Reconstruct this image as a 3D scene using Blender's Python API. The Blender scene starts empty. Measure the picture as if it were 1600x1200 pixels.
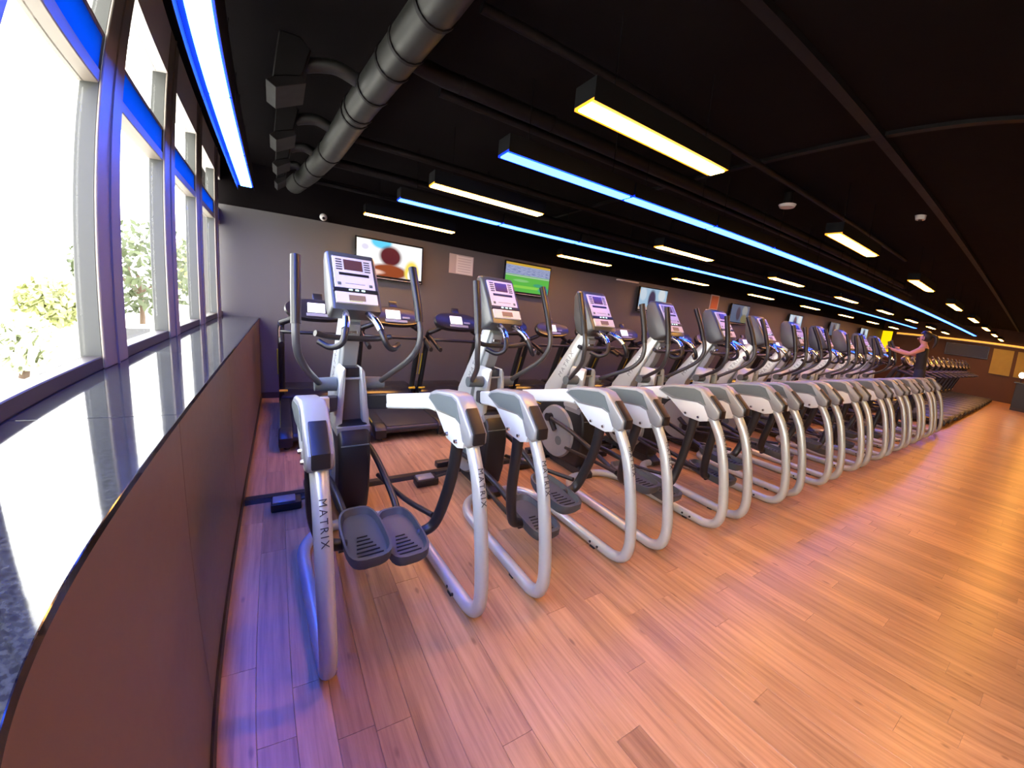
import bpy, bmesh, math, random
from mathutils import Vector, Matrix
random.seed(7)
sc = bpy.context.scene
COL = sc.collection

# ------------------------------------------------------------------ camera
# wide phone lens, measured from the straight lines of the room
CAM_H = 1.6
YAW, PITCH, ROLL = 0.562348865, -0.187704689, 0.0962681624
F_PX, K2, K3, K4 = 549.553405, -0.200301234, -0.0873436647, 0.0517501389
cam_d = bpy.data.cameras.new('camera')
cam = bpy.data.objects.new('camera', cam_d)
COL.objects.link(cam)
fw = Vector((math.sin(YAW)*math.cos(PITCH), math.cos(YAW)*math.cos(PITCH), math.sin(PITCH)))
r0 = Vector((math.cos(YAW), -math.sin(YAW), 0)); u0 = r0.cross(fw)
rr_ = math.cos(ROLL)*r0 + math.sin(ROLL)*u0
uu_ = -math.sin(ROLL)*r0 + math.cos(ROLL)*u0
m = Matrix((rr_, uu_, -fw)).transposed().to_4x4()
m.translation = (0, 0, CAM_H)
cam.matrix_world = m
cam_d.type = 'PANO'
cam_d.sensor_fit = 'HORIZONTAL'
cam_d.sensor_width = 36.0
cam_d.sensor_height = 27.0
FM = F_PX*36.0/1600.0
for holder in (cam_d, getattr(cam_d, 'cycles', None)):
    try:
        holder.panorama_type = 'FISHEYE_LENS_POLYNOMIAL'
        holder.fisheye_fov = math.radians(200)
        holder.fisheye_polynomial_k0 = 0.0
        holder.fisheye_polynomial_k1 = -1.0/FM
        holder.fisheye_polynomial_k2 = -K2/FM**2
        holder.fisheye_polynomial_k3 = -K3/FM**3
        holder.fisheye_polynomial_k4 = -K4/FM**4
        break
    except Exception as ex:
        print('camera', ex)
cam_d.clip_start = 0.02
cam_d.clip_end = 300
sc.camera = cam

# ------------------------------------------------------------------ world, exposure
W = bpy.data.worlds.new('overcast_sky'); sc.world = W
W.use_nodes = True
bgn = W.node_tree.nodes['Background']
bgn.inputs[0].default_value = (1.0, 1.0, 0.95, 1)
bgn.inputs[1].default_value = 8.0
vs = sc.view_settings
vs.view_transform = 'Standard'
vs.look = 'None'
vs.exposure = 0.8
vs.gamma = 1.0
vs.use_curve_mapping = False
ORANGE_STRENGTH = 46.0
BLUE_STRENGTH = 14.0
BLUE_WINDOW_STRENGTH = 44.0

# ------------------------------------------------------------------ materials
def new_mat(name):
    mt = bpy.data.materials.new(name); mt.use_nodes = True
    nt = mt.node_tree
    return mt, nt, nt.nodes, nt.links, nt.nodes['Principled BSDF']
def N(nt, kind, **kw):
    n = nt.nodes.new(kind)
    for k, v in kw.items(): setattr(n, k, v)
    return n
def mth(nt, op, a, b=None, c=None):
    n = nt.nodes.new('ShaderNodeMath'); n.operation = op
    for i, v in enumerate((a, b, c)):
        if v is None: continue
        if isinstance(v, (int, float)): n.inputs[i].default_value = v
        else: nt.links.new(v, n.inputs[i])
    return n.outputs[0]
def mixc(nt, fac, a, b, blend='MIX'):
    n = nt.nodes.new('ShaderNodeMix'); n.data_type = 'RGBA'; n.blend_type = blend
    for i, v in ((0, fac), (6, a), (7, b)):
        if isinstance(v, (int, float)): n.inputs[i].default_value = v
        elif isinstance(v, tuple): n.inputs[i].default_value = (*v[:3], 1)
        else: nt.links.new(v, n.inputs[i])
    return n.outputs[2]
def simple(name, col, rough=0.5, metal=0.0, noise=0.0, nscale=30.0, spec=0.5, coat=0.0):
    mt, nt, nd, ln, p = new_mat(name)
    p.inputs['Base Color'].default_value = (*col, 1)
    p.inputs['Roughness'].default_value = rough
    p.inputs['Metallic'].default_value = metal
    p.inputs['Specular IOR Level'].default_value = spec
    if coat: 
        p.inputs['Coat Weight'].default_value = coat
        p.inputs['Coat Roughness'].default_value = .1
    if noise:
        tc = N(nt, 'ShaderNodeTexCoord'); nz = N(nt, 'ShaderNodeTexNoise')
        nz.inputs['Scale'].default_value = nscale; nz.inputs['Detail'].default_value = 4
        ln.new(tc.outputs['Object'], nz.inputs['Vector'])
        lo = tuple(c*(1-noise) for c in col); hi = tuple(min(1, c*(1+noise)) for c in col)
        ln.new(mixc(nt, nz.outputs['Fac'], lo, hi), p.inputs['Base Color'])
        ln.new(mth(nt, 'MULTIPLY_ADD', nz.outputs['Fac'], .12, rough-.06), p.inputs['Roughness'])
    return mt
def emit(name, col, strength):
    mt, nt, nd, ln, p = new_mat(name)
    p.inputs['Base Color'].default_value = (*[min(1, c) for c in col], 1)
    p.inputs['Emission Color'].default_value = (*col, 1)
    p.inputs['Emission Strength'].default_value = strength
    p.inputs['Roughness'].default_value = .4
    return mt
M = {}
M['silver'] = simple('silver_paint', (.49, .53, .51), .30, .35)
M['white_metal'] = simple('white_painted_metal', (.62, .68, .67), .32, .05)
M['silver_plastic'] = simple('silver_plastic', (.26, .275, .275), .35, .2)
M['grey_panel'] = simple('grey_panel', (.10, .125, .125), .45, 0, .06, 60)
M['charcoal'] = simple('charcoal_metal', (.016, .0165, .018), .38, .1, .1, 40)
M['black_plastic'] = simple('black_plastic', (.009, .009, .010), .4, 0, .15, 50)
M['rubber'] = simple('black_rubber', (.02, .02, .022), .55, 0, .2, 80)
M['pedal_grey'] = simple('pedal_grey', (.065, .073, .078), .5, 0, .1, 60)
M['pedal_pad'] = simple('pedal_pad', (.13, .135, .14), .6, 0, .12, 90)
M['chrome'] = simple('chrome', (.8, .8, .82), .22, 1.0)
M['console_white'] = simple('console_faceplate', (.62, .60, .64), .4, 0, .03, 40)
M['console_lower'] = simple('console_lower_panel', (.66, .63, .58), .35, 0, .03, 40)
M['display_dark'] = simple('console_display', (.10, .045, .045), .2)
M['letter'] = simple('lettering_dark', (.03, .03, .035), .5)
M['letter_grey'] = simple('lettering_grey', (.16, .16, .17), .5)
M['gloss_black'] = simple('gloss_black', (.012, .012, .014), .16, 0, .0)
M['belt'] = simple('belt_rubber', (.022, .022, .024), .42, 0, .2, 120)
M['yellow'] = simple('yellow_plastic', (.75, .48, .03), .4)
M['tm_console'] = simple('treadmill_console_plastic', (.016, .015, .016), .33, 0, .05, 40, .7)
M['tm_screen'] = emit('treadmill_screen', (.95, .97, 1.0), .33)
M['tm_keys'] = simple('treadmill_keys', (.25, .25, .27), .4)
M['led'] = emit('console_led', (.6, 1.0, .9), .9)
M['wall_grey'] = simple('wall_grey_paint', (.088, .081, .081), .7, 0, .06, 3)
M['black_paint'] = simple('black_ceiling_paint', (.004, .0024, .0027), .9, 0, .25, 5, .12)
M['pipe_paint'] = simple('dark_pipe_paint', (.006, .005, .0052), .55, .1, .12, 14, .25)
M['duct_metal'] = simple('duct_grey_paint', (.024, .0235, .0205), .45, .2, .12, 14)
M['housing_black'] = simple('lamp_housing', (.003, .003, .0035), .7, spec=.15)
M['beige_frame'] = simple('window_frame_beige', (.22, .185, .155), .5, .05, .06, 6)
M['pillar_back'] = simple('pillar_back_metal', (.045, .047, .043), .5)
M['leaf_pale'] = simple('leaf_pale_green', (.5, .54, .36), .7, 0, .15, 3)
M['frame_dark'] = simple('window_frame_dark', (.045, .038, .036), .45)
M['header'] = simple('header_paint', (.66, .60, .58), .65, 0, .06, 4)
M['laminate'] = simple('brown_laminate', (.145, .102, .096), .5, 0, .10, 18)
M['skirting'] = simple('skirting_dark', (.03, .02, .02), .5)
M['off_white'] = simple('off_white_plastic', (.62, .60, .58), .4)
M['tv_bezel'] = simple('tv_bezel', (.012, .012, .013), .25)
M['tv_chin'] = simple('tv_chin_silver', (.5, .5, .5), .3, .6)
M['desk'] = simple('desk_dark', (.004, .003, .003), .4)
M['far_wall'] = simple('far_wall_paint', (.07, .032, .02), .7, 0, .15, 2)
M['olive'] = simple('olive_panel', (.28, .21, .045), .6, 0, .15, 4)
M['orange_panel'] = simple('terracotta_panel', (.35, .09, .03), .6, 0, .15, 4)
M['pavement'] = simple('pavement', (.55, .54, .5), .8, 0, .1, 2)
M['car_white'] = simple('car_paint_white', (.8, .8, .8), .2)
M['bark'] = simple('bark', (.08, .05, .03), .9, 0, .2, 20)
M['leaf'] = simple('leaf_green', (.035, .05, .012), .6, 0, .35, 3)
M['leaf2'] = simple('leaf_yellow_green', (.25, .27, .10), .6, 0, .35, 3)
M['skin'] = simple('skin', (.62, .30, .20), .5, 0, .05, 20)
M['hair'] = simple('hair_dark', (.012, .008, .008), .5)
M['cloth_black'] = simple('cloth_black', (.012, .012, .016), .8, 0, .2, 60)
M['cloth_navy'] = simple('cloth_navy', (.02, .025, .06), .8, 0, .2, 60)
M['shoe'] = simple('shoe_grey', (.3, .3, .32), .6)
M['lamp_orange'] = emit('orange_tube', (1.0, .46, .085), ORANGE_STRENGTH)
M['lamp_orange_halo'] = emit('orange_halo_lip', (1.0, .36, .02), .8)  # lamp halo imitated by a saturated glowing rim, same for blue below
M['lamp_blue'] = emit('blue_tube', (.022, .11, 1.0), BLUE_STRENGTH)
M['lamp_blue_window'] = emit('blue_tube_window', (.022, .11, 1.0), BLUE_WINDOW_STRENGTH)
M['lamp_blue_halo'] = emit('blue_halo_lip', (.004, .03, 1.0), .9)
M['cove'] = emit('cove_glow', (1.0, .42, .06), .7)
M['yellow_glow'] = emit('yellow_lit_panel', (1.0, .60, .0), .7)
M['globe'] = emit('lamp_globe', (1.0, .85, .65), 8.0)

# glass: thin sheet
mt, nt, nd, ln, p = new_mat('window_glass')
tr = N(nt, 'ShaderNodeBsdfTransparent'); gl = N(nt, 'ShaderNodeBsdfGlossy'); mx = N(nt, 'ShaderNodeMixShader')
gl.inputs['Roughness'].default_value = .02
fr = N(nt, 'ShaderNodeLayerWeight'); fr.inputs['Blend'].default_value = .5
ln.new(mth(nt, 'MULTIPLY_ADD', mth(nt, 'POWER', fr.outputs['Facing'], 6.0), .35, .02), mx.inputs[0]); ln.new(tr.outputs[0], mx.inputs[1]); ln.new(gl.outputs[0], mx.inputs[2])
ln.new(mx.outputs[0], nd['Material Output'].inputs[0])
M['glass'] = mt
# blue translucent spandrel glass in the transoms
mt, nt, nd, ln, p = new_mat('blue_spandrel_glass')
tl = N(nt, 'ShaderNodeBsdfTranslucent'); tl.inputs[0].default_value = (.0, .13, .45, 1)
mx = N(nt, 'ShaderNodeMixShader'); mx.inputs[0].default_value = .75
p.inputs['Base Color'].default_value = (.01, .12, .6, 1); p.inputs['Roughness'].default_value = .25
ln.new(p.outputs[0], mx.inputs[1]); ln.new(tl.outputs[0], mx.inputs[2])
ln.new(mx.outputs[0], nd['Material Output'].inputs[0])
M['blue_glass'] = mt
# granite
mt, nt, nd, ln, p = new_mat('polished_dark_granite')
tc = N(nt, 'ShaderNodeTexCoord'); nz = N(nt, 'ShaderNodeTexNoise'); nz.inputs['Scale'].default_value = 90; nz.inputs['Detail'].default_value = 6
ln.new(tc.outputs['Object'], nz.inputs['Vector'])
cr = N(nt, 'ShaderNodeValToRGB'); cr.color_ramp.elements[0].position = .35; cr.color_ramp.elements[1].position = .75
cr.color_ramp.elements[0].color = (.010, .011, .012, 1); cr.color_ramp.elements[1].color = (.045, .05, .05, 1)
ln.new(nz.outputs['Fac'], cr.inputs[0]); ln.new(cr.outputs[0], p.inputs['Base Color'])
p.inputs['Roughness'].default_value = .07
nz2 = N(nt, 'ShaderNodeTexNoise'); nz2.inputs['Scale'].default_value = 35
ln.new(tc.outputs['Object'], nz2.inputs['Vector'])
bp = N(nt, 'ShaderNodeBump'); bp.inputs['Strength'].default_value = .012; bp.inputs['Distance'].default_value = .005
ln.new(nz2.outputs['Fac'], bp.inputs['Height']); ln.new(bp.outputs[0], p.inputs['Normal'])
M['granite'] = mt
# wood planks, grain runs along world Y
mt, nt, nd, ln, p = new_mat('wood_plank')
geo = N(nt, 'ShaderNodeNewGeometry'); oi = N(nt, 'ShaderNodeObjectInfo')
rnd = mth(nt, 'FRACT', mth(nt, 'ADD', oi.outputs['Random'], geo.outputs['Random Per Island']))
off = N(nt, 'ShaderNodeCombineXYZ')
ln.new(mth(nt, 'MULTIPLY', rnd, 37.0), off.inputs[0]); ln.new(mth(nt, 'MULTIPLY', rnd, 91.0), off.inputs[1])
va = N(nt, 'ShaderNodeVectorMath', operation='ADD')
ln.new(geo.outputs['Position'], va.inputs[0]); ln.new(off.outputs[0], va.inputs[1])
mp = N(nt, 'ShaderNodeMapping'); mp.inputs['Scale'].default_value = (34, 1.5, 1)
ln.new(va.outputs[0], mp.inputs[0])
g1 = N(nt, 'ShaderNodeTexNoise'); g1.inputs['Scale'].default_value = 1.0; g1.inputs['Detail'].default_value = 6; g1.inputs['Roughness'].default_value = .6
ln.new(mp.outputs[0], g1.inputs['Vector'])
cr = N(nt, 'ShaderNodeValToRGB')
e = cr.color_ramp.elements; e[0].position = .28; e[0].color = (.27, .135, .065, 1); e[1].position = .72; e[1].color = (.56, .335, .18, 1)
e2 = cr.color_ramp.elements.new(.5); e2.color = (.44, .248, .125, 1)
ln.new(g1.outputs['Fac'], cr.inputs[0])
tint = N(nt, 'ShaderNodeValToRGB'); t = tint.color_ramp.elements
t[0].color = (.80, .76, .74, 1); t[1].color = (1.12, 1.08, 1.02, 1)
ln.new(rnd, tint.inputs[0])
c1 = mixc(nt, 1.0, cr.outputs[0], tint.outputs[0], 'MULTIPLY')
mp2 = N(nt, 'ShaderNodeMapping'); mp2.inputs['Scale'].default_value = (8.5, 3.4, 1); ln.new(va.outputs[0], mp2.inputs[0])
vo = N(nt, 'ShaderNodeTexVoronoi'); vo.inputs['Scale'].default_value = 1.0; ln.new(mp2.outputs[0], vo.inputs['Vector'])
kn = N(nt, 'ShaderNodeValToRGB'); kn.color_ramp.elements[0].position = .05; kn.color_ramp.elements[0].color = (1, 1, 1, 1)
kn.color_ramp.elements[1].position = .11; kn.color_ramp.elements[1].color = (0, 0, 0, 1)
ln.new(vo.outputs['Distance'], kn.inputs[0])
c2 = mixc(nt, mth(nt, 'MULTIPLY', kn.outputs[0], .55), c1, (.12, .045, .02))
ln.new(c2, p.inputs['Base Color'])
ln.new(mth(nt, 'MULTIPLY_ADD', g1.outputs['Fac'], .15, .27), p.inputs['Roughness'])
p.inputs['Specular IOR Level'].default_value = .5
M['wood'] = mt

def picture(name, base, blobs, bands=(), strength=1.5, noise=0.0):
    """screen picture: soft ellipses over a base; local x,z in 0..1 from Generated coordinates"""
    mt, nt, nd, ln, p = new_mat(name)
    tc = N(nt, 'ShaderNodeTexCoord'); sp = N(nt, 'ShaderNodeSeparateXYZ'); ln.new(tc.outputs['Generated'], sp.inputs[0])
    x, z = sp.outputs[0], sp.outputs[2]
    col = base
    for (z0, z1, c) in bands:
        f = mth(nt, 'MULTIPLY', mth(nt, 'GREATER_THAN', z, z0), mth(nt, 'LESS_THAN', z, z1))
        col = mixc(nt, f, col, c)
    if noise:
        nz = N(nt, 'ShaderNodeTexNoise'); nz.inputs['Scale'].default_value = 9; nz.inputs['Detail'].default_value = 3
        mpp = N(nt, 'ShaderNodeMapping'); mpp.inputs['Scale'].default_value = (1, 1, 3); ln.new(tc.outputs['Generated'], mpp.inputs[0]); ln.new(mpp.outputs[0], nz.inputs['Vector'])
        col = mixc(nt, mth(nt, 'MULTIPLY', mth(nt, 'GREATER_THAN', nz.outputs['Fac'], .56), noise), col, (.08, .12, .4))
    for (cx, cz, rx, rz, c) in blobs:
        dx = mth(nt, 'DIVIDE', mth(nt, 'SUBTRACT', x, cx), rx); dz = mth(nt, 'DIVIDE', mth(nt, 'SUBTRACT', z, cz), rz)
        d = mth(nt, 'SQRT', mth(nt, 'ADD', mth(nt, 'MULTIPLY', dx, dx), mth(nt, 'MULTIPLY', dz, dz)))
        f = mth(nt, 'SUBTRACT', 1.0, mth(nt, 'SMOOTH_MIN', mth(nt, 'MAXIMUM', mth(nt, 'MULTIPLY', mth(nt, 'SUBTRACT', d, .8), 3.0), 0.0), 1.0, .1))
        col = mixc(nt, mth(nt, 'MAXIMUM', f, 0.0), col, c)
    if isinstance(col, tuple): p.inputs['Emission Color'].default_value = (*col, 1)
    else: ln.new(col, p.inputs['Emission Color'])
    p.inputs['Base Color'].default_value = (.02, .02, .02, 1)
    p.inputs['Emission Strength'].default_value = strength
    p.inputs['Roughness'].default_value = .35
    p.inputs['Specular IOR Level'].default_value = .08
    p.inputs['Base Color'].default_value = (.004, .004, .004, 1)
    return mt
M['pic_face'] = picture('screen_portrait', (1, 1, 1), [
    (.36, .98, .16, .2, (.1, .65, .95)), (.5, .60, .17, .30, (.10, .008, .018)), (.48, .15, .30, .22, (.30, .06, .015)),
    (.84, .2, .12, .36, (.95, .75, .12)), (.84, .12, .07, .2, (1, 1, 1)), (.12, .78, .05, .08, (.75, .72, .9)), (.1, .1, .3, .1, (.9, .6, .5))], strength=.6)
M['pic_pitch'] = picture('screen_football', (.13, .62, .08), [
    (.35, .40, .18, .05, (.3, .75, .25)), (.5, .18, .7, .05, (.35, .85, .10)), (.75, .3, .12, .06, (.06, .45, .25)), (.9, .15, .15, .1, (.05, .45, .35))],
    bands=[(.60, .92, (.42, .5, .78)), (.92, 1.01, (.8, .5, .05)), (.66, .70, (.85, .88, .95)), (.54, .58, (.55, .75, .55))], strength=.42, noise=.0)
M['pic_crowd'] = picture('screen_crowd', (.42, .5, .78), [], strength=.42, noise=.9)
M['pic_blue'] = picture('screen_interview', (.45, .68, .9), [
    (.45, .45, .14, .5, (.05, .04, .10)), (.8, .75, .14, .3, (.85, .92, .95)), (.12, .7, .12, .3, (.7, .85, 1.0)), (.78, .3, .12, .2, (.35, .5, .6))],
    bands=[(0, .13, (.75, .55, .45))], strength=.42)
M['pic_dim'] = picture('screen_dim', (.12, .2, .35), [
    (.4, .5, .12, .4, (.05, .05, .09)), (.75, .7, .16, .3, (.45, .5, .5)), (.75, .2, .18, .3, (.3, .28, .12))], strength=.3)
# printed notice: ruled grey lines on paper
mt, nt, nd, ln, p = new_mat('printed_notice')
tc = N(nt, 'ShaderNodeTexCoord'); sp = N(nt, 'ShaderNodeSeparateXYZ'); ln.new(tc.outputs['Generated'], sp.inputs[0])
li = mth(nt, 'GREATER_THAN', mth(nt, 'FRACT', mth(nt, 'MULTIPLY', sp.outputs[2], 7.0)), .78)
mar = mth(nt, 'MULTIPLY', mth(nt, 'GREATER_THAN', sp.outputs[0], .1), mth(nt, 'LESS_THAN', sp.outputs[0], .88))
ln.new(mixc(nt, mth(nt, 'MULTIPLY', li, mth(nt, 'MULTIPLY', mar, .6)), (.62, .58, .56), (.2, .17, .17)), p.inputs['Base Color'])
p.inputs['Roughness'].default_value = .7
M['notice'] = mt
M['notice_board'] = simple('notice_backing', (.42, .36, .34), .6)

# ------------------------------------------------------------------ geometry helpers
def tag(o, label=None, cat=None, group=None, kind=None):
    if label: o['label'] = label
    if cat: o['category'] = cat
    if group: o['group'] = group
    if kind: o['kind'] = kind
    return o
def empty(name, loc=(0, 0, 0), rz=0.0):
    o = bpy.data.objects.new(name, None); COL.objects.link(o)
    o.location = loc; o.rotation_euler = (0, 0, rz); o.empty_display_size = .1
    return o
def link(name, me, mat, parent=None, loc=None):
    o = bpy.data.objects.new(name, me); COL.objects.link(o)
    if mat is not None and len(me.materials) == 0: me.materials.append(M[mat] if isinstance(mat, str) else mat)
    if parent: o.parent = parent
    if loc: o.location = loc
    return o
def from_bm(name, bm, mat, parent=None, smooth=True, angle=35):
    bmesh.ops.recalc_face_normals(bm, faces=bm.faces)
    me = bpy.data.meshes.new(name); bm.to_mesh(me); bm.free()
    if smooth:
        for pl in me.polygons: pl.use_smooth = max(abs(c_) for c_ in pl.normal) < .99995
        try: me.set_sharp_from_angle(angle=math.radians(angle))
        except Exception: pass
    return link(name, me, mat, parent)
def bm_box(bm, lo, hi, bevel=0, seg=2):
    r = bmesh.ops.create_cube(bm, size=1.0)
    vs_ = r['verts']
    for v in vs_:
        v.co = Vector(((lo[i]+hi[i])/2 + v.co[i]*(hi[i]-lo[i]) for i in range(3)))
    if bevel:
        es = list({e_ for v in vs_ for e_ in v.link_edges})
        bmesh.ops.bevel(bm, geom=es, offset=bevel, segments=seg, affect='EDGES', profile=.5)
def box(name, lo, hi, mat, parent=None, bevel=0, seg=2):
    bm = bmesh.new(); bm_box(bm, lo, hi, bevel, seg)
    return from_bm(name, bm, mat, parent, smooth=bool(bevel))
def bm_prism(bm, prof, x0, x1, bevel=0, seg=2, axis=0):
    """polygon (a,b) extruded along an axis; axis 0: profile is (y,z)"""
    def P(a, b, c):
        return (c, a, b) if axis == 0 else ((a, c, b) if axis == 1 else (a, b, c))
    va_ = [bm.verts.new(P(a, b, x0)) for a, b in prof]; vb_ = [bm.verts.new(P(a, b, x1)) for a, b in prof]
    fs = [bm.faces.new(va_), bm.faces.new(vb_[::-1])]
    n = len(prof)
    for i in range(n):
        fs.append(bm.faces.new((va_[i], vb_[i], vb_[(i+1) % n], va_[(i+1) % n])))
    bmesh.ops.recalc_face_normals(bm, faces=fs)
    if bevel:
        es = [e_ for e_ in {e_ for f in fs[:2] for e_ in f.edges}]
        bmesh.ops.bevel(bm, geom=es, offset=bevel, segments=seg, affect='EDGES', profile=.5)
def prism(name, prof, x0, x1, mat, parent=None, bevel=0, seg=2, axis=0, angle=35):
    bm = bmesh.new(); bm_prism(bm, prof, x0, x1, bevel, seg, axis)
    return from_bm(name, bm, mat, parent, True, angle)
def smooth_path(pts, n=6):
    pts = [Vector(q) for q in pts]
    if n <= 1 or len(pts) < 3: return pts
    out = []
    P = [pts[0]*2-pts[1]] + pts + [pts[-1]*2-pts[-2]]
    for i in range(1, len(P)-2):
        a, b, c, d = P[i-1:i+3]
        for k in range(n):
            t = k/n
            out.append(.5*((2*b) + (c-a)*t + (2*a-5*b+4*c-d)*t*t + (3*b-a-3*c+d)*t**3))
    out.append(pts[-1])
    return out
def bm_tube(bm, pts, rad, seg=12, n=6, flat=1.0, cap=True, shape=None):
    path = smooth_path(pts, n)
    L = len(path)
    rads = rad if isinstance(rad, (list, tuple)) else None
    rings = []
    up = Vector((0, 0, 1))
    t0 = (path[1]-path[0]).normalized()
    nrm = t0.cross(up)
    if nrm.length < .05: nrm = t0.cross(Vector((1, 0, 0)))
    nrm.normalize()
    for i, q in enumerate(path):
        t = (path[min(i+1, L-1)]-path[max(i-1, 0)]).normalized()
        nrm = (nrm - t*nrm.dot(t)).normalized()
        bn = t.cross(nrm)
        if rads:
            s = i/(L-1)*(len(rads)-1); k = min(int(s), len(rads)-2); r = rads[k]+(rads[k+1]-rads[k])*(s-k)
        else: r = rad
        if shape:
            rings.append([bm.verts.new(q + nrm*(r*a_) + bn*(r*b_)) for a_, b_ in shape]); continue
        rings.append([bm.verts.new(q + nrm*(r*math.cos(a)) + bn*(r*flat*math.sin(a))) for a in [2*math.pi*j/seg for j in range(seg)]])
    for i in range(L-1):
        for j in range(seg):
            bm.faces.new((rings[i][j], rings[i][(j+1) % seg], rings[i+1][(j+1) % seg], rings[i+1][j]))
    if cap:
        for rg, q in ((rings[0], path[0]-(path[1]-path[0]).normalized()*0), (rings[-1], path[-1])):
            bm.faces.new(rg if rg is rings[-1] else rg[::-1])
def tube(name, pts, rad, mat, parent=None, seg=12, n=6, flat=1.0):
    bm = bmesh.new(); bm_tube(bm, pts, rad, seg, n, flat)
    return from_bm(name, bm, mat, parent, True, 50)
def bm_cyl(bm, a, b, r0_, r1_=None, seg=20):
    bm_tube(bm, [a, b], [r0_, r1_ if r1_ is not None else r0_], seg, 1)
def cyl(name, a, b, r, mat, parent=None, r1=None, seg=20):
    bm = bmesh.new(); bm_cyl(bm, Vector(a), Vector(b), r, r1, seg)
    return from_bm(name, bm, mat, parent, True, 40)
def text_mesh(body, size, extrude=.0006):
    cu = bpy.data.curves.new('lettering', 'FONT'); cu.body = body; cu.size = size; cu.extrude = extrude
    cu.align_x = 'CENTER'; cu.align_y = 'CENTER'; cu.space_character = 1.35; cu.resolution_u = 2
    ob = bpy.data.objects.new('lettering_tmp', cu); COL.objects.link(ob)
    bpy.context.view_layer.update()
    dg = bpy.context.evaluated_depsgraph_get()
    me = bpy.data.meshes.new_from_object(ob.evaluated_get(dg))
    bpy.data.objects.remove(ob); bpy.data.curves.remove(cu)
    me.materials.clear()
    return me
def children(o): return [c for c in bpy.data.objects if c.parent is o]
def copy_tree(o, parent=None, kids=None):
    c = o.copy(); COL.objects.link(c)
    if parent: c.parent = parent
    for ch in kids[o]: copy_tree(ch, c, kids)
    return c
def kid_map(root):
    mp_ = {}
    def rec(o):
        mp_[o] = list(o.children)
        for ch in o.children: rec(ch)
    bpy.context.view_layer.update(); rec(root)
    return mp_
ORD = ['first', 'second', 'third', 'fourth', 'fifth', 'sixth', 'seventh', 'eighth', 'ninth', 'tenth', 'eleventh', 'twelfth', 'thirteenth',
       'fourteenth', 'fifteenth', 'sixteenth', 'seventeenth', 'eighteenth', 'nineteenth', 'twentieth', 'twenty-first', 'twenty-second',
       'twenty-third', 'twenty-fourth', 'twenty-fifth', 'twenty-sixth']

# ------------------------------------------------------------------ the room
XW = -0.69        # inner face of the window pillars
XF = -0.275       # front of the low wall under the ledge
YB, X1, YR, ZC = 6.52, 27.0, -8.0, 3.25
floor = box('floor', (XF-.5, YR, -.12), (X1, YB, -.012), 'skirting'); tag(floor, kind='structure')
# planks: near ones singly, the rest joined
PW_, PL_ = .135, 1.24
def plank_mesh(w, l):
    bm = bmesh.new(); g = .0004
    bm_box(bm, (g, g, -.012), (w-g, l-g, 0), .0012, 1)
    me = bpy.data.meshes.new('plank'); bm.to_mesh(me); bm.free(); me.materials.append(M['wood']); return me
near, far = [], []
rs = random.Random(3)
nx = int((X1-XF)/PW_)
for i in range(nx):
    x = XF + i*PW_
    y = YR - rs.random()*PL_
    while y < YB:
        y0, y1 = max(y, YR), min(y+PL_, YB)
        if y1-y0 > .04:
            d = math.hypot(x+PW_/2, (y0+y1)/2)
            ang = math.degrees(math.atan2(x+PW_/2, (y0+y1)/2))
            inview = -25 < ang < 92 and d > .2
            (near if (inview and abs(y1-y0-PL_) < 1e-6) else far).append((d, x, y0, y1))
        y += PL_
near.sort(); far += near[290:]; near = near[:290]
pm = plank_mesh(PW_, PL_)
for d, x, y0, y1 in near:
    link('plank', pm, None, floor, (x, y0, 0))
bm = bmesh.new()
for d, x, y0, y1 in far:
    g = .0004
    vv = [bm.verts.new(c) for c in ((x+g, y0+g, 0), (x+PW_-g, y0+g, 0), (x+PW_-g, y1-g, 0), (x+g, y1-g, 0),
                                   (x+g, y0+g, -.012), (x+PW_-g, y0+g, -.012), (x+PW_-g, y1-g, -.012), (x+g, y1-g, -.012))]
    for f in ((0, 1, 2, 3), (0, 4, 5, 1), (1, 5, 6, 2), (2, 6, 7, 3), (3, 7, 4, 0)): bm.faces.new([vv[k] for k in f])
o = from_bm('plank_field', bm, 'wood', floor, smooth=False); tag(o, kind='stuff')

ceiling = box('ceiling', (-1.0, YR, ZC), (X1+.2, YB+.2, ZC+.2), 'black_paint'); tag(ceiling, kind='structure')
wall_back = box('wall_back', (-.9, YB, -.1), (X1+.2, YB+.2, 2.66), 'wall_grey'); tag(wall_back, kind='structure')
o = box('upper_band', (-.9, YB, 2.661), (X1, YB+.2, ZC), 'black_paint', wall_back)
o = box('baseboard_back', (XF, YB-.015, 0), (X1, YB, .09), 'skirting'); tag(o, kind='structure')
wall_far = box('wall_far', (X1, YR, -.1), (X1+.2, YB, ZC), 'far_wall'); tag(wall_far, kind='structure')
wall_right = box('wall_right', (-.9, YR-.2, -.1), (X1+.2, YR, ZC), 'wall_grey'); tag(wall_right, kind='structure')
# window wall: low wall, ledge, pillars, transoms, header
wall_left = box('wall_left', (-.78, YR, -.1), (XF-.018, YB, 1.181), 'skirting'); tag(wall_left, kind='structure')
y = YR
edges = []
while y < YB-.01:
    y1 = min(y+1.35, YB); edges.append((y, y1)); y = y1
for a, b in edges:
    box('cladding_panel', (XF-.018, a+.0015, .06), (XF-.006, b-.0015, 1.181), 'laminate', wall_left, .0015, 1)
o = box('baseboard_left', (XF-.018, YR, 0), (XF+.004, YB-.015, .06), 'skirting'); tag(o, kind='structure')
sill = empty('trim_1', (0, 0, 1.165)); tag(sill, kind='structure')
for a, b in edges:
    o = box('granite_slab', (-.78, a+.001, .017), (XF, b-.001, .035), 'granite', sill, .0015, 1)
PIL = [(5.98+1.24*k-.0, 6.29+1.24*k) for k in range(-11, 1)]
PIL = [(a, b) for a, b in PIL if b > YR]
k = 0
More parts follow.
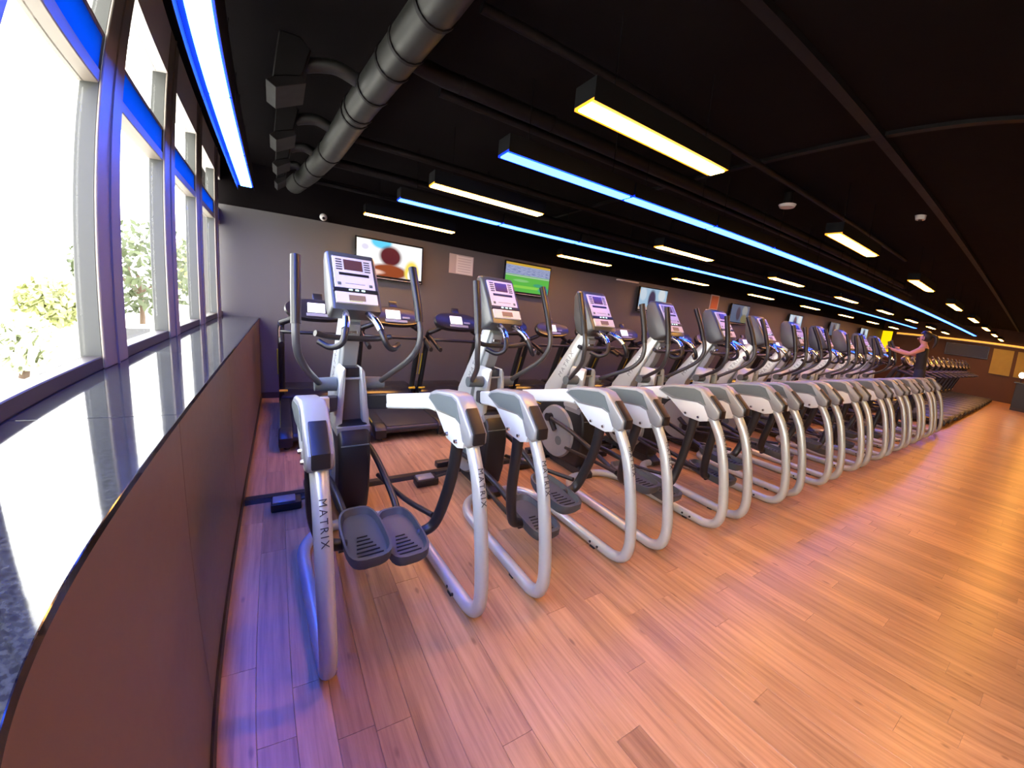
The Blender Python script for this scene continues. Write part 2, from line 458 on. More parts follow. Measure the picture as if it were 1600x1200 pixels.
for a, b in PIL:
    k += 1
    pe = empty('trim_%d' % (k+1), (0, 0, 1.2)); tag(pe, kind='structure')
    box('pillar_face', (XW-.012, a, 0), (XW, b, ZC-1.2), 'beige_frame', pe, .004, 1)
    box('pillar_back', (XW-.095, a+.008, 0), (XW-.012, b-.008, ZC-1.2), 'pillar_back', pe, .004, 1)
    box('pillar_bead', (XW, (a+b)/2-.006, 0), (XW+.008, (a+b)/2+.006, ZC-1.2), 'beige_frame', pe)
wall_top = box('trim_41', (XW-.13, YR, 2.96), (XW-.004, YB, ZC), 'header'); tag(wall_top, kind='structure')
bays = []
prev = YR
for a, b in PIL:
    bays.append((prev, a)); prev = b
bays.append((prev, YB))
for i, (a, b) in enumerate(bays):
    if b-a < .1: continue
    w = empty('window_%d' % (i+1), (0, 0, 1.2)); tag(w, kind='structure')
    box('bottom_rail', (XW-.09, a, 0), (XW-.01, b, .055), 'frame_dark', w, .004, 1)
    box('pane', (XW-.078, a, .055), (XW-.070, b, 1.19), 'glass', w)
    box('pane', (XW-.078, a, 1.40), (XW-.070, b, 1.76), 'glass', w)
    box('transom', (XW-.10, a, 1.19), (XW-.012, b, 1.245), 'beige_frame', w, .004, 1)
    box('transom', (XW-.10, a, 1.385), (XW-.012, b, 1.40), 'beige_frame', w, .003, 1)
    box('spandrel_glass', (XW-.045, a, 1.245), (XW-.022, b, 1.385), 'blue_glass', w)
# ceiling grid lines: flat straps and conduits
def pipe(label, pts, r, mat='pipe_paint', name='ceiling_pipe', cat='pipe', bands=(), group=None):
    e = empty(name, pts[0]); o0 = Vector(pts[0])
    pp = [Vector(q)-o0 for q in pts]
    tube('pipe_run', pp, r, mat, e, 16, 1)
    for (i, t_) in bands:
        q = pp[i]+(pp[i+1]-pp[i])*t_; d_ = (pp[i+1]-pp[i]).normalized()
        cyl('band', q-d_*.012, q+d_*.012, r*1.07, 'pipe_paint', e, None, 20)
    tag(e, label, cat, group); return e
strap = box('ceiling_strap', (-.3, 1.16, ZC-.05), (X1, 1.235, ZC), 'pipe_paint'); tag(strap, 'long black ceiling strap beyond the orange strip lights', 'beam')
strap = box('ceiling_strap', (3.86, YR, ZC-.03), (3.92, YB-.03, ZC), 'pipe_paint'); tag(strap, 'black ceiling strap crossing over the equipment rows', 'beam')

# ------------------------------------------------------------------ strip lights
def lamp_proto(kind):
    L = {'orange': 1.25, 'blue': 1.262, 'blue_short': 1.168}[kind]
    e = empty('strip_light')
    core, lip = ('lamp_orange', 'lamp_orange_halo') if kind == 'orange' else ('lamp_blue', 'lamp_blue_halo')
    zs = .004
    if kind == 'blue_short': core = 'lamp_blue_window'; zs = -.05  # deeper side skirts, added to keep blue light off the pillars
    bm = bmesh.new()
    bm_prism(bm, [(-.080, zs), (-.080, .12), (.080, .12), (.080, zs), (.077, zs), (.077, .02), (-.077, .02), (-.077, zs)], 0, L)
    from_bm('housing', bm, 'housing_black', e, False)
    box('diffuser_edge', (.001, -.077, .004), (L-.001, .077, .019), lip, e)  # glowing border added in place of the coloured halo round the lamp
    box('diffuser', (.006, -.052, -.004), (L-.006, .052, .012), core, e, .003, 1)
    for x in (.2, L-.2): cyl('hanger', (x, 0, .12), (x, 0, ZC-2.69), .003, 'housing_black', e, None, 6)
    return e
PR = {}
def place_lamp(kind, loc, rz, label, group):
    if kind not in PR:
        PR[kind] = lamp_proto(kind); o = PR[kind]; PR[kind+'k'] = kid_map(o)
    else: o = copy_tree(PR[kind], None, PR[kind+'k'])
    o.location = loc; o.rotation_euler = (0, 0, rz)
    tag(o, label, 'light', group)
ZL = 2.69
for i in range(18):
    place_lamp('blue', (1.36+1.285*i, 2.567, ZL), 0, 'glowing blue strip light above the elliptical trainers, %s from the window wall' % ORD[i], 'blue strip lights above the elliptical trainers')
for i in range(17):
    place_lamp('blue', (1.11+1.285*i, 4.43, ZL), 0, 'glowing blue strip light above the treadmill ends, %s from the window wall' % ORD[i], 'blue strip lights above the treadmill ends')
for i in range(6):
    place_lamp('blue_short', (-.325, 5.335-1.18*(i+1), ZL), math.pi/2, 'glowing blue strip light along the window pillars, %s from the back wall' % ORD[i], 'blue strip lights along the windows')
rows = [(1.72, 1.36, 'over the aisle beside the elliptical trainers'), (3.65, 1.21, 'over the front of the elliptical trainers'), (5.53, .95, 'over the treadmill consoles'), (-.2, 1.4, 'over the open aisle')]
for (yy, xx, where) in rows:
    for i in range(8):
        x = xx + i*(3.37 if yy < 3 else 3.27)
        if x+1.3 < X1:
            place_lamp('orange', (x, yy, ZL), 0, 'glowing orange strip light %s, %s from the window wall' % (where, ORD[i]), 'orange strip lights '+where)

# ------------------------------------------------------------------ ducts and pipes under the ceiling
main = pipe('large round grey ventilation duct running along the ceiling', [(.66, .8, 2.98), (.62, 1.9, 2.97), (.575, 2.38, 2.96), (.5, 3.2, 2.955), (.43, 4.2, 2.95), (.30, 5.2, 2.95), (.16, 5.95, 2.95)], .105, 'duct_metal', 'ventilation_duct', 'duct',
     [(1, .1), (1, .8), (2, .15), (2, .6), (3, .02), (3, .12), (4, .1), (4, .7), (5, .4)])
for i, yb in enumerate((2.93, 3.85, 4.62, 5.3)):
    xd = .60 - (yb-1.9)*.075 if yb < 4.3 else .45-(yb-4.0)*.13
    e = empty('duct_branch', (xd, yb, 2.95)); k_ = (xd+.02)/.52
    tube('pipe_run', [(-.05, 0, .03), (-.20*k_, -.03, .06), (-.30*k_, -.02, .05), (-.38*k_, 0, .03)], .042, 'duct_metal', e, 12, 4)
    prism('diffuser_hood', [(-.55*k_, -.15), (-.40*k_, -.10), (-.36*k_, .06), (-.42*k_, .12), (-.53*k_, .12)], -.14, .14, 'pipe_paint', e, .008, 1, axis=1)
    prism('outlet_collar', [(-.58*k_, -.18), (-.53*k_, -.21), (-.38*k_, -.14), (-.40*k_, -.105), (-.55*k_, -.155)], -.16, .16, 'pipe_paint', e, .003, 1, axis=1)
    tag(e, 'dark branch duct with flared outlet, %s along the round duct from the back wall' % ORD[3-i], 'duct', 'branch ducts on the round duct')
pipe('thick dark pipe crossing the ceiling from the round duct', [(.68, 2.60, 3.06), (.80, 2.67, 3.08), (.95, 2.69, 3.08), (12, 2.69, 3.08)], .055, bands=[(2, .01), (2, .08)])
pipe('thin black pipe beside the thick ceiling pipe', [(1.0, 2.95, 3.12), (14, 2.95, 3.12)], .03)
pipe('black pipe crossing the ceiling behind the first blue light row', [(.55, 4.3, 3.12), (16, 4.2, 3.12)], .035)
pipe('black pipe crossing the ceiling near the television wall', [(.4, 5.12, 3.1), (18, 5.12, 3.1)], .05, bands=[(0, .02)])
pipe('slim black pipe tight to the television wall', [(.3, 5.75, 3.0), (18, 5.75, 3.0)], .025)
pipe('black pipe crossing the ceiling over the first orange light', [(.9, 2.08, 3.16), (9, 2.08, 3.16)], .028)
# detector, camera and small ceiling disc
e = empty('smoke_detector', (4.95, 2.32, 3.09)); 
cyl('base', (0, 0, .03), (0, 0, .16), .05, 'pipe_paint', e)
cyl('dome', (0, 0, 0), (0, 0, .03), .075, 'off_white', e, .09)
tag(e, 'small pale ceiling detector on a black base', 'detector')
e = empty('ceiling_sensor', (6.45, 1.42, 3.2)); cyl('disc', (0, 0, 0), (0, 0, .05), .05, 'off_white', e, .06)
cyl('lens', (0, 0, -.01), (0, 0, 0), .02, 'gloss_black', e)
tag(e, 'tiny pale round sensor on the black ceiling', 'sensor')
e = empty('security_camera', (.54, 6.40, 2.70))
cyl('mount', (0, .09, .02), (0, .02, .02), .03, 'off_white', e); 
bm = bmesh.new(); bmesh.ops.create_uvsphere(bm, u_segments=16, v_segments=10, radius=.05); from_bm('dome', bm, 'off_white', e)
cyl('lens', (0, -.045, -.02), (0, -.06, -.025), .02, 'gloss_black', e)
tag(e, 'small white security camera high on the back wall', 'camera')

# ------------------------------------------------------------------ televisions and notices
def television(x0, w, zt, pic, label, h=.60):
    e = empty('television', (x0, YB, zt-h))
    box('wall_bracket', (w*.35, -.09, h*.3), (w*.65, -.022, h*.75), 'black_plastic', e)
    box('casing', (0, -.13, 0), (w, -.085, h), 'tv_bezel', e, .006, 2)
    s = box('screen', (.02, -.134, .055), (w-.02, -.129, h-.025), pic, e)
    box('chin_strip', (.02, -.136, .012), (w-.02, -.129, .02), 'tv_chin', e)
    tag(e, label, 'television', 'televisions on the back wall')
    return e
television(.975, 1.05, 2.535, 'pic_face', 'wall television showing a dark-haired head on white')
t2 = television(3.62, 1.09, 2.60, 'pic_pitch', 'wall television showing a green football pitch')
s = box('crowd_band', (.02, -.1362, .38), (1.07, -.1345, .52), 'pic_crowd', t2)
television(7.45, 1.05, 2.55, 'pic_blue', 'wall television showing a dark figure on pale blue')
for j, x in enumerate((11.55, 15.4, 19.2, 23.0)):
    television(x, 1.05, 2.52, 'pic_dim' if j % 2 == 0 else 'pic_blue', 'dim wall television above the treadmills, %s from the far wall' % ORD[3-j])
e = empty('notice_board', (2.54, YB, 2.215))
box('backing', (0, -.012, 0), (.47, 0, .33), 'notice_board', e, .002, 1)
box('paper', (.13, -.0165, .012), (.455, -.0125, .318), 'notice', e)
tag(e, 'pale notice with printed lines between two televisions', 'notice')
e = empty('notice_board', (10.6, YB, 2.25))
box('backing', (0, -.012, 0), (.42, 0, .42), 'notice_board', e, .002, 1)
box('paper', (.04, -.0165, .03), (.38, -.0125, .39), 'orange_panel', e)
tag(e, 'small terracotta notice beside a dim television', 'notice')
box_ = box('wall_shelf', (6.7, YB-.10, 2.60), (7.4, YB-.03, 2.625), 'off_white'); tag(box_, 'thin pale bar on the wall above a television', 'bar')

# ------------------------------------------------------------------ elliptical trainer
OY = 2.2
def q3(x, y, z): return (x, y-OY, z)
TXT = text_mesh('MATRIX', .042); TXT.materials.append(M['letter'])
TXT2 = text_mesh('MATRIX', .075); TXT2.materials.append(M['letter_grey'])
def pz(prof): return [(a-OY, b) for a, b in prof]
def rot_x(pt, c, ang):
    y, z = pt[1]-c[0], pt[2]-c[1]; ca, sa = math.cos(ang), math.sin(ang)
    return (pt[0], c[0]+y*ca-z*sa, c[1]+y*sa+z*ca)
def elliptical(phase):
    e = empty('elliptical_trainer')
    for s in (-1, 1):
        # hoop: down the back, round, along the floor and in to the middle
        hoop = tube('hoop_tube', [q3(s*.352, *c) for c in ((1.68, .99), (1.60, .885), (1.52, .74), (1.455, .52), (1.415, .32), (1.402, .18), (1.43, .085), (1.50, .043))] +
                    [q3(s*.35, 1.60, .036), q3(s*.347, 1.95, .036), q3(s*.345, 2.28, .036), q3(s*.325, 2.42, .036), q3(s*.26, 2.53, .036), q3(s*.16, 2.59, .036), q3(s*.05, 2.60, .036)], .0355, 'silver', e, 16, 5)
        tx = link('lettering', TXT, None, hoop)
        # letters stacked down the rear face, turned a quarter
        ang = .375
        yv = Vector((1, 0, 0)); zv = Vector((0, -math.cos(ang), -math.sin(ang)*-1*-1)).normalized()
        down = Vector((0, -math.sin(ang), -math.cos(ang)))
        zv = down.cross(yv).normalized()
        mm = Matrix((down, yv, zv)).transposed().to_4x4()
        if mm.to_3x3().determinant() < 0: mm = Matrix((down, yv, -zv)).transposed().to_4x4()
        mm.translation = Vector(q3(s*.352, 1.5145, .72)) + zv*.0372*(1 if zv.y < 0 else -1)
        tx.matrix_local = mm
        box('floor_foot', q3(s*.347-.03, 1.66, -.0), q3(s*.347+.03, 1.70, .012), 'rubber', e)
        for yy in (1.63, 1.70):
            cyl('bolt_head', q3(s*.349-.032*s, yy, .038), q3(s*.349-.039*s, yy, .038), .009, 'charcoal', e, None, 8)
        # pivot cover
        cap = prism('pivot_cover', pz([(2.13, 1.045), (2.10, 1.085), (2.03, 1.115), (1.80, 1.15), (1.73, 1.14), (1.66, 1.085), (1.555, .985), (1.555, .93), (1.585, .905), (1.64, .92), (1.69, 1.0), (1.75, 1.015), (1.98, .995)]), s*.352-.052, s*.352+.052, 'silver_plastic', e, .014, 3)
        for t_ in (-1, 1):
            xa = s*.352+t_*.052
            prism('side_panel', pz([(2.10, 1.048), (2.07, 1.078), (1.98, 1.103), (1.79, 1.128), (1.735, 1.115), (1.665, 1.01), (1.72, 1.03), (1.95, 1.015)]), xa-.001, xa+.004*t_, 'grey_panel', cap, .0012, 1)
        prism('rear_pad', pz([(1.655, 1.096), (1.545, .992), (1.543, .93), (1.56, .93), (1.562, .983), (1.66, 1.08)]), s*.352-.034, s*.352+.034, 'black_plastic', cap, .004, 2)
        br = prism('pivot_bracket', pz([(2.10, 1.04), (1.73, 1.045), (1.625, .93), (1.64, .885), (1.70, .865), (1.84, .875), (1.89, .91), (2.0, .985)]), s*.352-.044, s*.352+.044, 'white_metal', e, .006, 2)
        for (yy, zz) in ((1.83, .905), (1.715, .90)):
            for t_ in (-1, 1):
                cyl('bolt', q3(s*.352+t_*.043, yy, zz), q3(s*.352+t_*.056, yy, zz), .014, 'chrome', br, .010, 10)
        # upper beam to the column
        rect = [(.03, .04), (.022, .05), (-.022, .05), (-.03, .04), (-.03, -.04), (-.022, -.05), (.022, -.05), (.03, -.04)]
        bm = bmesh.new(); bm_tube(bm, [q3(s*.345, 2.04, 1.025), q3(s*.335, 2.15, 1.015), q3(s*.285, 2.32, .975), q3(s*.20, 2.54, .925)], 1.0, 8, 5, shape=rect)
        from_bm('upper_beam', bm, 'white_metal', e)
        bm = bmesh.new(); bm_tube(bm, [q3(s*.203, 2.535, .926), q3(s*.06, 2.88, .845)], 1.06, 8, 1, shape=rect)
        from_bm('beam_socket', bm, 'black_plastic', e)
        # pedal arm hanging from the pivot
        dy, pzz = phase[s]
        ya, za = 1.90+dy, pzz
        arm = tube('pedal_arm', [q3(s*.352, 1.775, .90), q3(s*.350, 1.80+dy*.3, .70), q3(s*.335, 1.84+dy*.7, .50*(.6)+za*.55+.04), q3(s*.29, ya-.03, za+.035), q3(s*.20, ya-.02, za-.01)], [.036, .034, .034, .033, .03], 'charcoal', e, 12, 6)
        # pedal tray
        ped = empty_part = None
        out = [((.108-.012*math.sin(a))*math.copysign(abs(math.cos(a))**.55, math.cos(a)), .195*math.copysign(abs(math.sin(a))**.6, math.sin(a))) for a in [2*math.pi*(k_+.5)/24 for k_ in range(24)]]
        bm = bmesh.new()
        cx, cy = s*.105, ya
        n = len(out)
        def ring(sc_, z, tilt=.10): return [bm.verts.new(q3(cx+a*sc_, cy+b*sc_*1.12, z+tilt*b)) for a, b in out]
        r1 = ring(.90, za-.035); r2 = ring(1.0, za-.01); r3 = ring(1.02, za+.035); r4 = ring(.93, za+.037); r5 = ring(.84, za+.004)
        bm.faces.new(r1[::-1]); bm.faces.new(r5)
        for A, B in ((r1, r2), (r2, r3), (r3, r4), (r4, r5)):
            for i in range(n): bm.faces.new((A[i], A[(i+1) % n], B[(i+1) % n], B[i]))
        pd = from_bm('pedal', bm, 'pedal_grey', e, True, 50)
        for v in range(6):
            w = .065 - .006*v
            box('tread_rib', q3(cx-w, cy-.155+.028*v, za+.0+.1*(-.155+.028*v)), q3(cx+w*(.5+.1*(5-v)), cy-.149+.028*v, za+.010+.1*(-.155+.028*v)), 'rubber', pd)
        cyl('pedal_pin', q3(s*.05, ya-.02, za-.03), q3(s*.23, ya-.02, za-.03), .018, 'charcoal', e, None, 10)
        # link from pedal to crank and crank arm
        ck = phase['crank'] + (0 if s > 0 else math.pi)
        cyy, czz = 2.98+.16*math.cos(ck), .40+.16*math.sin(ck)
        tube('link_arm', [q3(s*.15, ya+.18, za-.01), q3(s*.165, ya+.36, za+.05), q3(s*.165, (ya+.36+cyy)/2, (za+.05+czz)/2+.03), q3(s*.155, cyy, czz)], .022, 'charcoal', e, 10, 6)
        tube('lower_link', [q3(s*.30, ya+.02, za+.06), q3(s*.24, ya+.35, za+.02), q3(s*.19, 2.72, .30)], .017, 'charcoal', e, 8, 5)
        bm = bmesh.new(); bm_cyl(bm, Vector(q3(s*.125, cyy, czz)), Vector(q3(s*.185, cyy, czz)), .045, None, 16)
        bm_tube(bm, [q3(s*.14, 2.98, .40), q3(s*.14, cyy, czz)], .03, 10, 1)
        from_bm('crank_arm', bm, 'black_plastic', e, True, 40)
        # disc cover
        dc = cyl('disc_cover', q3(s*.105, 3.0, .385), q3(s*.128, 3.0, .385), .29, 'silver_plastic', e, .275, 40)
        cyl('disc_hub', q3(s*.126, 2.92, .30), q3(s*.131, 2.92, .30), .05, 'grey_panel', dc, None, 16)
        # moving handlebar
        pv = (2.80, 1.0); a_ = phase['bar%d' % s]
        pts = [(s*.19, 2.80, 1.0), (s*.235, 2.68, 1.07), (s*.305, 2.50, 1.18), (s*.35, 2.425, 1.28), (s*.362, 2.41, 1.38), (s*.360, 2.43, 1.48)]
        pts = [q3(*rot_x(c, pv, a_)) for c in pts]
        hb = tube('moving_handlebar', pts, .0205, 'charcoal' if False else 'grip_metal', e, 12, 6)
        g = [(s*.360, 2.425, 1.45), (s*.357, 2.46, 1.60), (s*.350, 2.53, 1.815)]
        g = [q3(*rot_x(c, pv, a_)) for c in g]
        tube('grip', g, [.026, .026, .027, .027], 'grip_rubber', hb, 14, 4)
        cyl('pivot_joint', q3(s*.09, 2.80, 1.0), q3(s*.225, 2.80, 1.0), .05, 'grey_panel', e, .045, 20)
        # pulse grip: chrome sleeve and curled end
        hg = tube('fixed_handle', [q3(s*.065, 2.64, 1.515), q3(s*.085, 2.50, 1.47), q3(s*.105, 2.42, 1.40), q3(s*.13, 2.40, 1.33), q3(s*.18, 2.44, 1.30), q3(s*.235, 2.50, 1.325)], .0185, 'grip_rubber', e, 12, 6)
        tube('pulse_sensor', [q3(s*.070, 2.60, 1.505), q3(s*.087, 2.49, 1.465), q3(s*.102, 2.43, 1.415)], .0225, 'chrome', hg, 14, 5)
    # crossbar behind the pulse grips
    tube('handle_crossbar', [q3(-.235, 2.66, 1.36), q3(-.12, 2.70, 1.335), q3(.12, 2.70, 1.335), q3(.235, 2.66, 1.36)], .02, 'charcoal', e, 10, 5)
    # drive housing
    hs = prism('drive_housing', pz([(2.64, .10), (2.60, .25), (2.59, .50), (2.62, .66), (2.70, .735), (2.85, .76), (3.2, .74), (3.34, .62), (3.38, .40), (3.32, .16), (3.2, .09)]), -.105, .105, 'black_plastic', e, .03, 3, angle=50)
    box('vent_seam', q3(-.09, 2.594, .60), q3(.09, 2.606, .606), 'grey_panel', hs)
    prism('base_rail', pz([(2.55, .012), (2.55, .06), (2.66, .13), (3.3, .13), (3.42, .06), (3.42, .04), (3.12, .04), (3.10, .012)]), -.07, .07, 'charcoal', e, .008, 1)
    box('front_stabilizer', q3(-.24, 3.30, .0), q3(.24, 3.38, .06), 'charcoal', e, .012, 2)
    # column leaning to the user, shroud with bottle slot
    colm = prism('column', pz([(3.36, .72), (3.34, .84), (3.02, 1.30), (2.90, 1.47), (2.84, 1.52), (2.76, 1.48), (2.84, 1.30), (3.04, .90), (3.08, .72)]), -.062, .062, 'silver', e, .012, 2)
    prism('column_back', pz([(2.86, 1.24), (2.76, 1.44), (2.73, 1.42), (2.80, 1.20), (2.93, .95), (3.0, .93)]), -.05, .05, 'silver_plastic', colm, .006, 1)
    for s in (-1, 1):
        t_ = link('lettering', TXT2, None, colm)
        d_ = Vector((0, 2.93-3.19, 1.36-.90)).normalized()    # text runs up the column
        nrm_ = Vector((s, 0, 0))
        xdir = d_ if True else d_
        ydir = nrm_.cross(xdir)
        mm = Matrix((xdir, ydir, nrm_)).transposed().to_4x4()
        mm.translation = Vector(q3(s*.0625, 3.02, 1.13))
        t_.matrix_local = mm
    box('heart_badge', q3(-.04, 2.735, 1.36), q3(.03, 2.75, 1.385), 'chrome', colm, .004, 1)
    for s in (-1, 1):
        prism('shroud_side', [(s*.055, 1.13), (s*.075, 1.10), (s*.095, .92), (s*.115, .72), (s*.10, .68), (s*.07, .68), (s*.052, .95), (s*.045, 1.12)], 2.70-OY, 2.92-OY, 'silver', e, .012, 2, axis=1)
    sh = prism('shroud_cup', [(-.105, .66), (-.11, .72), (.11, .72), (.105, .66)], 2.66-OY, 2.90-OY, 'silver_plastic', e, .008, 2, axis=1)
    box('slot_panel', q3(-.065, 2.76, .71), q3(.065, 2.86, 1.05), 'slot', e, .004, 1)
    box('bottle_slot', q3(-.05, 2.735, 1.06), q3(.05, 2.86, 1.125), 'gloss_black', e, .006, 1)
    box('slot_rim', q3(-.055, 2.715, 1.045), q3(.055, 2.74, 1.058), 'silver_plastic', e, .003, 1)
    # console
    cs = prism('console', pz([(2.585, 1.525), (2.60, 1.56), (2.70, 1.72), (2.80, 1.862), (2.83, 1.885), (2.90, 1.885), (2.935, 1.83), (2.90, 1.62), (2.84, 1.50), (2.76, 1.455), (2.68, 1.475)]), -.152, .152, 'console_shell', e, .022, 3)
    # faceplates lie on the sloped face: local frame u (x), v (up the slope), w outward
    A = Vector(q3(0, 2.595, 1.555)); B = Vector(q3(0, 2.80, 1.865)); vdir = (B-A).normalized(); wdir = Vector((1, 0, 0)).cross(vdir).normalized()
    if wdir.y > 0: wdir = -wdir
    def plate(name, u0_, u1_, v0, v1, w0, w1, mat, par, bev=.002):
        o = box(name, (u0_, v0, w0), (u1_, v1, w1), mat, None, bev, 1)
        mm = Matrix((Vector((1, 0, 0)), vdir, Vector((1, 0, 0)).cross(vdir))).transposed().to_4x4()
        mm.translation = A
        o.parent = par
        if par is cs: o.matrix_local = mm
        return o
    sg = 1 if Vector((1, 0, 0)).cross(vdir).dot(wdir) > 0 else -1
    def pl(name, a, b, c, d, h, mat, par=cs, bev=.0015, h0=-.004): return plate(name, a, b, c, d, *( (h0, h) if sg > 0 else (-h, -h0) ), mat, par, bev)
    fp = pl('faceplate', -.122, .122, .118, .355, .010, 'console_white')
    pl('display', -.058, .058, .255, .335, .013, 'display_dark', fp)
    for s in (-1, 1):
        for k_ in range(5):
            pl('button_bar', min(s*.068, s*.105), max(s*.068, s*.105), .252+.0185*k_, .260+.0185*k_, .013, 'letter', fp, .001)
    pl('media_bar', -.092, .092, .212, .232, .013, 'black_plastic', fp)
    for s in (-1, 1): pl('round_key', s*.095-.012, s*.095+.012, .135, .159, .013, 'grey_panel', fp, .004)
    pl('legend_strip', -.06, .06, .150, .154, .011, 'letter_grey', fp, .0005)
    dv = pl('divider', -.135, .135, .090, .116, .014, 'charcoal')
    for k_ in range(3): pl('led_key', -.045+.038*k_, -.022+.038*k_, .097, .109, .017, 'led', dv, .003)
    lp = pl('lower_panel', -.125, .125, .008, .086, .012, 'console_lower')
    pl('lower_display', -.05, .05, .026, .066, .015, 'lcd', lp)
    pl('lower_line', -.05, .03, .018, .022, .0145, 'lcd_green', lp, .0005)
    return e
M['grip_metal'] = simple('grey_tube', (.06, .062, .064), .33, .3)
M['grip_rubber'] = simple('grip_rubber', (.009, .010, .013), .36, 0, .1, 80)
M['slot'] = simple('slot_brown_grey', (.085, .07, .068), .35)
M['console_shell'] = simple('console_shell', (.07, .076, .076), .3, .1)
M['lcd'] = simple('lcd_brown', (.24, .17, .11), .3)
M['lcd_green'] = simple('lcd_green', (.42, .5, .16), .4)
phA = {-1: (-.01, .365), 1: (.01, .30), 'crank': .6, 'bar-1': .05, 'bar1': -.10}
phB = {-1: (-.03, .235), 1: (.01, .35), 'crank': 2.2, 'bar-1': .03, 'bar1': -.14}
phC = {-1: (.03, .33), 1: (-.04, .25), 'crank': 4.0, 'bar-1': -.10, 'bar1': .03}
protos = [elliptical(p_) for p_ in (phA, phB, phC)]
maps = [kid_map(p_) for p_ in protos]
NE = 11
for i in range(NE):
    v = [0, 1, 2, 1, 0, 2, 1, 2, 0, 1, 0][i]
    first = i in (0, 1, 2)
    o = protos[v] if first else copy_tree(protos[v], None, maps[v])
    yaw = [.055, .02, .0][i] if i < 3 else random.uniform(-.012, .012)
    o.location = (.475+1.078*i-.7*math.sin(yaw)*(1 if i == 0 else .6), OY, 0)
    o.rotation_euler = (0, 0, yaw)
    if i == 0: lb = 'silver elliptical trainer with curved rear hoops beside the window ledge'
    elif i == NE-1: lb = 'silver elliptical trainer carrying the person in black'
    else: lb = 'silver elliptical trainer with curved rear hoops, %s from the window ledge' % ORD[i]
    tag(o, lb, 'exercise machine', 'elliptical trainers in a row')

# cable channel and power boxes in front of the trainers
e = empty('cable_channel', (0, 3.2, 0)); prism('channel_body', [(-.05, 0), (-.035, .028), (.035, .028), (.05, 0)], XF+.01, 12.6, 'rubber', e)
box('channel_lid', (XF+.01, -.03, .028), (12.6, .03, .032), 'black_plastic', e); tag(e, 'flat black cable channel across the wooden floor', 'cable cover')
pb = None
for i in range(NE):
    x = .475+1.078*i-.47
    if pb is None:
        pb = empty('power_box'); box('base', (-.10, -.065, 0), (.10, .065, .065), 'black_plastic', pb, .012, 2)
        box('lid', (-.088, -.052, .064), (.06, .052, .078), 'silver_plastic', pb, .006, 2)
        tube('cord', [(.09, .02, .04), (.20, .03, .05), (.30, .06, .04), (.38, .13, .05)], .012, 'rubber', pb, 8, 5)
        o = pb; pbk = kid_map(pb)
    else: o = copy_tree(pb, None, pbk)
    o.location = (x, 3.03, 0)
    tag(o, 'small grey-lidded power box on the floor, %s from the window ledge' % ORD[i], 'power box', 'power boxes at the cable channel')

